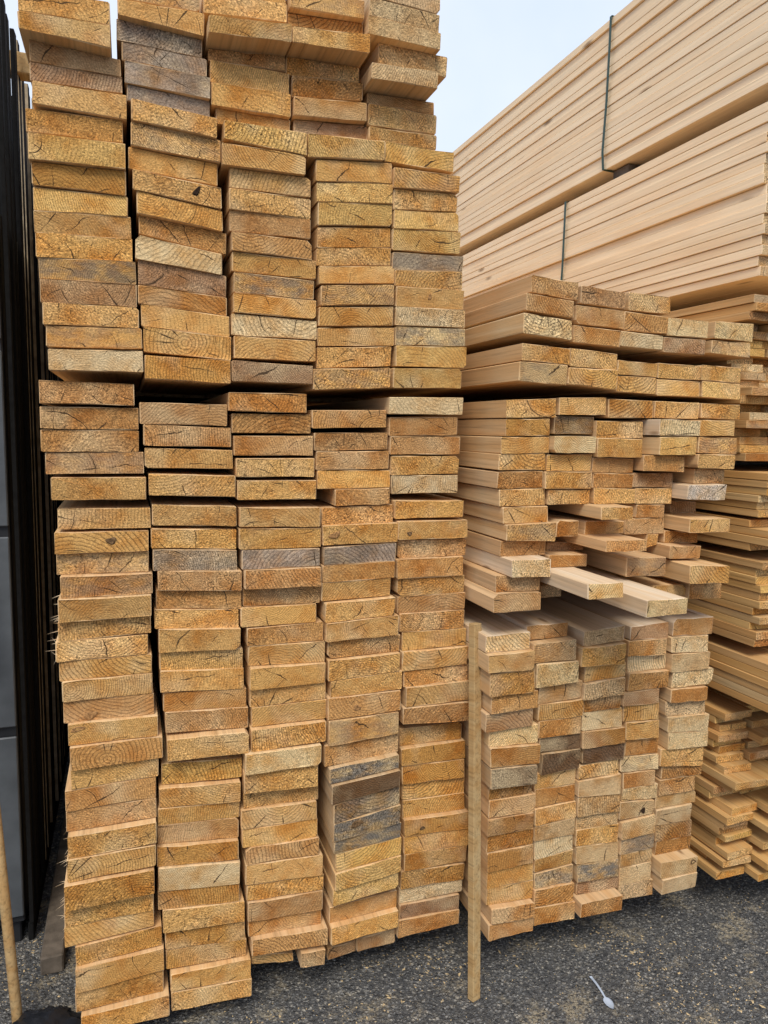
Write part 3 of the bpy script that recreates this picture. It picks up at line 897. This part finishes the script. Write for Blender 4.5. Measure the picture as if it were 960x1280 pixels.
# ---------------------------------------------------------------- bearers
def bearer(x0, x1, y, z0, z1, label, w=0.08, mat=None):
    o = box('timber_bearer', x0, x1, y, y + w, z0, z1, mat or GREY_WOOD); tag(o, label, 'timber bearer', 'bearers between the bundles'); return o
bearer(-0.17, 0.90, 2.35, 0, 0.070, 'near bearer in the shadow under the tall front stack', 0.1)
bearer(-0.17, 0.90, 4.6, 0, 0.070, 'far bearer under the back of the tall front stack', 0.1)
bearer(0.93, 1.70, 2.2, 0, 0.132, 'near bearer in the shadow under the short stack', 0.1)
bearer(0.93, 1.70, 4.6, 0, 0.132, 'far bearer under the back of the short stack', 0.1)
bearer(1.76, 2.9, 2.1, 0, 0.149, 'near bearer under the far right plank pile', 0.1)
bearer(1.76, 2.9, 4.4, 0, 0.149, 'far bearer under the far right plank pile', 0.1)
bearer(-0.10, 0.86, 2.45, 1.645, 1.665, 'near thin lath in the gap across the tall front stack', 0.05, BATTEN)
bearer(-0.10, 0.86, 4.7, 1.645, 1.665, 'far thin lath in the gap across the tall front stack', 0.05, BATTEN)
for yy, wd in ((2.25, 'near'), (4.3, 'far')):
    for z0, z1, wz in ((1.4515, 1.4815, 'top and second'), (1.191, 1.2145, 'third and fourth'), (0.8955, 0.9295, 'fourth and fifth'), (0.691, 0.7495, 'fifth and lowest')):
        bearer(1.80, 2.7, yy - 0.2, z0, z1, f'{wd} bearer between {wz} bundles of far right pile', 0.07)
    bearer(1.95, 2.9, yy + 0.25, 1.976, 2.0725, f'{wd} bearer under the lower strapped bundle', 0.08)
bearer(1.955, 2.9, 2.55, 2.6185, 2.661, 'dark block end between the two strapped bundles beside the strap', 0.10)
bearer(1.955, 2.9, 5.3, 2.6185, 2.661, 'far block between the two strapped bundles', 0.10)

# ---------------------------------------------------------------- loose batten propped between the stacks
bt = link('timber_batten', prism(0.0, -0.0, 0.0, 0.0, 0, 0.001, 1, 0.0005, (0, 0), [BATTEN, BATTEN], R))
bt.data = box_mesh(-0.0145, 0.0145, -0.011, 0.011, 0, 1.0, [BATTEN], 0.0015, 'batten')
A = Vector((0.868, 1.595, 0.0)); Bp = Vector((0.880, 1.690, 1.035)); d = Bp - A
for v in bt.data.vertices: v.co.z *= d.length
bt.location = A; bt.rotation_mode = 'QUATERNION'; bt.rotation_quaternion = d.to_track_quat('Z', 'Y') ; bt.color = (0.5, 0.36, 0.17, 0)
bt.rotation_quaternion = d.to_track_quat('Z', 'Y') @ Matrix.Rotation(math.radians(26), 3, 'Z').to_quaternion()
tag(bt, 'slim pale batten standing upright between the tall and short stacks', 'batten')

# ---------------------------------------------------------------- black slat fence on the left
fence = tag(empty('slat_fence', (-0.30, 2.1, 0)), 'tall fence of black vertical slats along the left of the front stack', 'fence')
fr = random.Random(11)
def slat_mesh(w, t, h):
    me = box_mesh(-t / 2, t / 2, 0, w, 0, h, [BLACK, SLAT_EDGE], 0.0012, 'slat')
    for p in me.polygons:
        if abs(p.normal.y) > 0.9: p.material_index = 1
    return me
sm = [slat_mesh(0.034, 0.014, h) for h in (2.60, 2.62, 2.64)]
dark_slat = slat_mesh(0.040, 0.012, 2.63)
for p in dark_slat.polygons: p.material_index = 0
for k in range(35):
    o = link('slat', dark_slat if k < 4 or fr.random() < 0.08 else sm[fr.randrange(3)], fence); o.location = (fr.uniform(-0.006, 0.006), 0.11 + k * 0.082 + fr.uniform(-0.004, 0.004), 0.06)
    o.rotation_euler = (0, 0, fr.uniform(-0.06, 0.06))
for z in (0.35, 1.5, 2.5):
    o = link('rail', box_mesh(-0.045, -0.011, 0.52, 3.0, z, z + 0.07, [BLACK]), fence)
for y in (0.55, 1.55, 2.6):
    o = link('post', box_mesh(-0.165, -0.067, y, y + 0.09, 0, 2.6, [BLACK]), fence)
link('added_sky_screen', box_mesh(-0.066, -0.046, 0.52, 3.0, 0.0, 2.62, [BLACK]), fence)  # added black sheet, keeps bright sky from showing between the slats
link('added_light_stop', box_mesh(-0.012, 0.004, 0.115, 3.0, 0.0, 0.059, [BLACK]), fence)  # added strip, blocks the light that would pass under the slats
o = link('brace', box_mesh(-0.02, 0.098, 0.42, 0.48, 2.60, 2.66, [BATTEN]), fence); o.color = (0.3, 0.2, 0.1, 0)

# ---------------------------------------------------------------- grey steel cabinet at the left edge
cab = tag(empty('metal_cabinet', (-0.62, 2.19, 0)), 'grey metal cabinet with wide flat drawers at the left edge', 'cabinet')
link('body', box_mesh(-0.31, 0.303, 0.012, 0.40, 0.075, 2.12, [STEEL_DARK], 0.004), cab)
for z0, z1 in ((0.10, 0.655), (0.685, 1.235), (1.265, 1.745), (1.775, 2.10)):
    dr = link('drawer', box_mesh(-0.30, 0.302, 0, 0.010, z0, z1, [STEEL], 0.003), cab)
for x in (-0.28, 0.24):
    link('foot', box_mesh(x, x + 0.05, 0.03, 0.36, 0, 0.074, [STEEL_DARK], 0.004), cab)

# leaning pole, sack, weathered plank, spoon
def rod(name, a, b, r, mat, seg=14):
    a, b = Vector(a), Vector(b); d = (b - a); q = d.to_track_quat('Z', 'Y')
    v, f = [], []
    for k, (h, rr_) in enumerate(((0, r * 0.8), (0.004, r), (d.length - 0.006, r), (d.length, r * 0.7))):
        for i in range(seg): v.append((rr_ * math.cos(i * 2 * math.pi / seg), rr_ * math.sin(i * 2 * math.pi / seg), h))
    for k in range(3):
        for i in range(seg): f.append((k * seg + i, k * seg + (i + 1) % seg, (k + 1) * seg + (i + 1) % seg, (k + 1) * seg + i))
    f += [tuple(range(seg - 1, -1, -1)), tuple(range(3 * seg, 4 * seg))]
    o = link(name, mesh_of(name, v, f, [mat], smooth=True)); o.location = a; o.rotation_mode = 'QUATERNION'; o.rotation_quaternion = q; o.color = (0.5, 0.36, 0.19, 0)
    return o
tag(rod('wooden_pole', (-0.292, 1.86, 0.002), (-0.425, 2.172, 1.35), 0.013, BATTEN), 'thin pale wooden pole leaning against the grey cabinet', 'pole')
def sack(name, loc, sx, sy, sz, seed):
    import bmesh
    bm = bmesh.new(); bmesh.ops.create_icosphere(bm, subdivisions=5, radius=1)
    for v in bm.verts:
        n_ = v.co.normalized()
        k = 1 + 0.32 * noise.noise(n_ * 1.7 + Vector((seed, 0, 0))) + 0.16 * abs(noise.noise(n_ * 5 + Vector((0, seed, 0)))) - 0.10 * abs(noise.noise(n_ * 11))
        v.co = Vector((n_.x * sx * k, n_.y * sy * k, max(-sz * 0.55, n_.z * sz * k)))
        v.co.z += sz * 0.55
    me = bpy.data.meshes.new(name); bm.to_mesh(me); bm.free(); me.materials.append(SACK); me.polygons.foreach_set('use_smooth', [True] * len(me.polygons))
    o = link(name, me); o.location = loc; return o
tag(sack('plastic_sack', (-0.235, 1.79, 0), 0.105, 0.09, 0.040, 4.0), 'crumpled black plastic sack on the ground at the bottom left corner', 'sack')
wp = box('weathered_plank', -0.262, -0.202, 2.05, 4.2, 0.0, 0.055, GREY_WOOD, None, 0.004)
tag(wp, 'dark weathered plank on the ground between the fence and tall stack', 'plank')
def spoon():
    n = 22; v, f = [], []
    Lh, w0 = 0.078, 0.0026
    secs = []
    for i in range(9): t = i / 8; secs.append((t * Lh, w0 * (1 + 0.5 * (1 - t)) * 1.0, 0.0030 + 0.004 * math.sin(t * 3.1), 0.0))
    for i in range(1, 12):
        t = i / 11; wdt = 0.0125 * math.sin(math.pi * min(1, 0.13 + t * 0.87)) ** 0.75 if t < 1 else 0.0022
        secs.append((Lh + t * 0.040, max(0.0024, wdt), 0.0036, 0.0032 * math.sin(math.pi * t)))
    m_ = 7
    for (y, w, z, dip) in secs:
        for j in range(m_):
            u = -1 + 2 * j / (m_ - 1)
            v.append((u * w, y, z - dip * (1 - u * u)))
    top = len(v)
    for (y, w, z, dip) in secs:
        for j in range(m_):
            u = -1 + 2 * j / (m_ - 1)
            v.append((u * w * 0.92, y, z - dip * (1 - u * u) - 0.0013))
    N = len(secs)
    for i in range(N - 1):
        for j in range(m_ - 1):
            a = i * m_ + j; f.append((a, a + 1, a + m_ + 1, a + m_)); f.append((top + a, top + a + m_, top + a + m_ + 1, top + a + 1))
        for j in (0, m_ - 1):
            a = i * m_ + j; f.append((a, a + m_, top + a + m_, top + a) if j == 0 else (a, top + a, top + a + m_, a + m_))
    f.append(tuple([j for j in range(m_)] + [top + j for j in range(m_ - 1, -1, -1)]))
    e = (N - 1) * m_; f.append(tuple([e + j for j in range(m_ - 1, -1, -1)] + [top + e + j for j in range(m_)]))
    return mesh_of('spoon', v, f, [SPOON], smooth=True)
so = link('plastic_spoon', spoon()); a, b = Vector((1.222, 1.558)), Vector((1.209, 1.434)); dv = b - a
so.location = (a.x, a.y, 0.001); so.rotation_euler = (0, 0, math.atan2(-dv.x, dv.y))
tag(so, 'small white plastic spoon lying on the asphalt', 'spoon')

# ---------------------------------------------------------------- loose grit and sawdust chips on the asphalt
def scatter(name, n, mat, lo, hi, flat, label, cat, seed, dens):
    rng = random.Random(seed); v, f = [], []
    k = 0
    while k < n:
        x, y = rng.uniform(-0.6, 2.6), rng.uniform(0.9, 3.2)
        if rng.random() > dens(x, y): continue
        k += 1
        s = rng.uniform(lo, hi) * (0.6 + rng.random() ** 3); an = rng.uniform(0, 6.28); b = len(v)
        el = rng.uniform(1.0, 2.6 if flat else 1.4)
        for i in range(4):
            t = an + i * 1.5708 + rng.uniform(-0.4, 0.4); q = s * rng.uniform(0.7, 1.1)
            v.append((x + q * el * math.cos(t) if i % 2 == 0 else x + q * math.cos(t), y + (q * el if i % 2 == 0 else q) * math.sin(t), 0.0003))
        hgt = s * (0.35 if flat else 0.9)
        v.append((x + rng.uniform(-s, s) * 0.3, y + rng.uniform(-s, s) * 0.3, hgt))
        for i in range(4): f.append((b + i, b + (i + 1) % 4, b + 4))
        f.append((b + 3, b + 2, b + 1, b))
    o = link(name, mesh_of(name, v, f, [mat])); o['kind'] = 'stuff'; o['label'] = label; o['category'] = cat
def patch(x, y): 
    q = noise.noise(Vector((x * 3.1, y * 3.1, 2.0))) + 0.5 * noise.noise(Vector((x * 9, y * 9, 5.0)))
    return max(0.04, min(1, q * 1.6 + 0.05))
scatter('sawdust_chips', 9000, CHIP, 0.0010, 0.0030, True, 'pale sawdust and wood chips scattered over the asphalt', 'sawdust', 21, patch)
scatter('loose_grit', 14000, STONE, 0.0010, 0.0032, False, 'fine grey grit strewn over the worn asphalt', 'grit', 22, lambda x, y: 0.8)
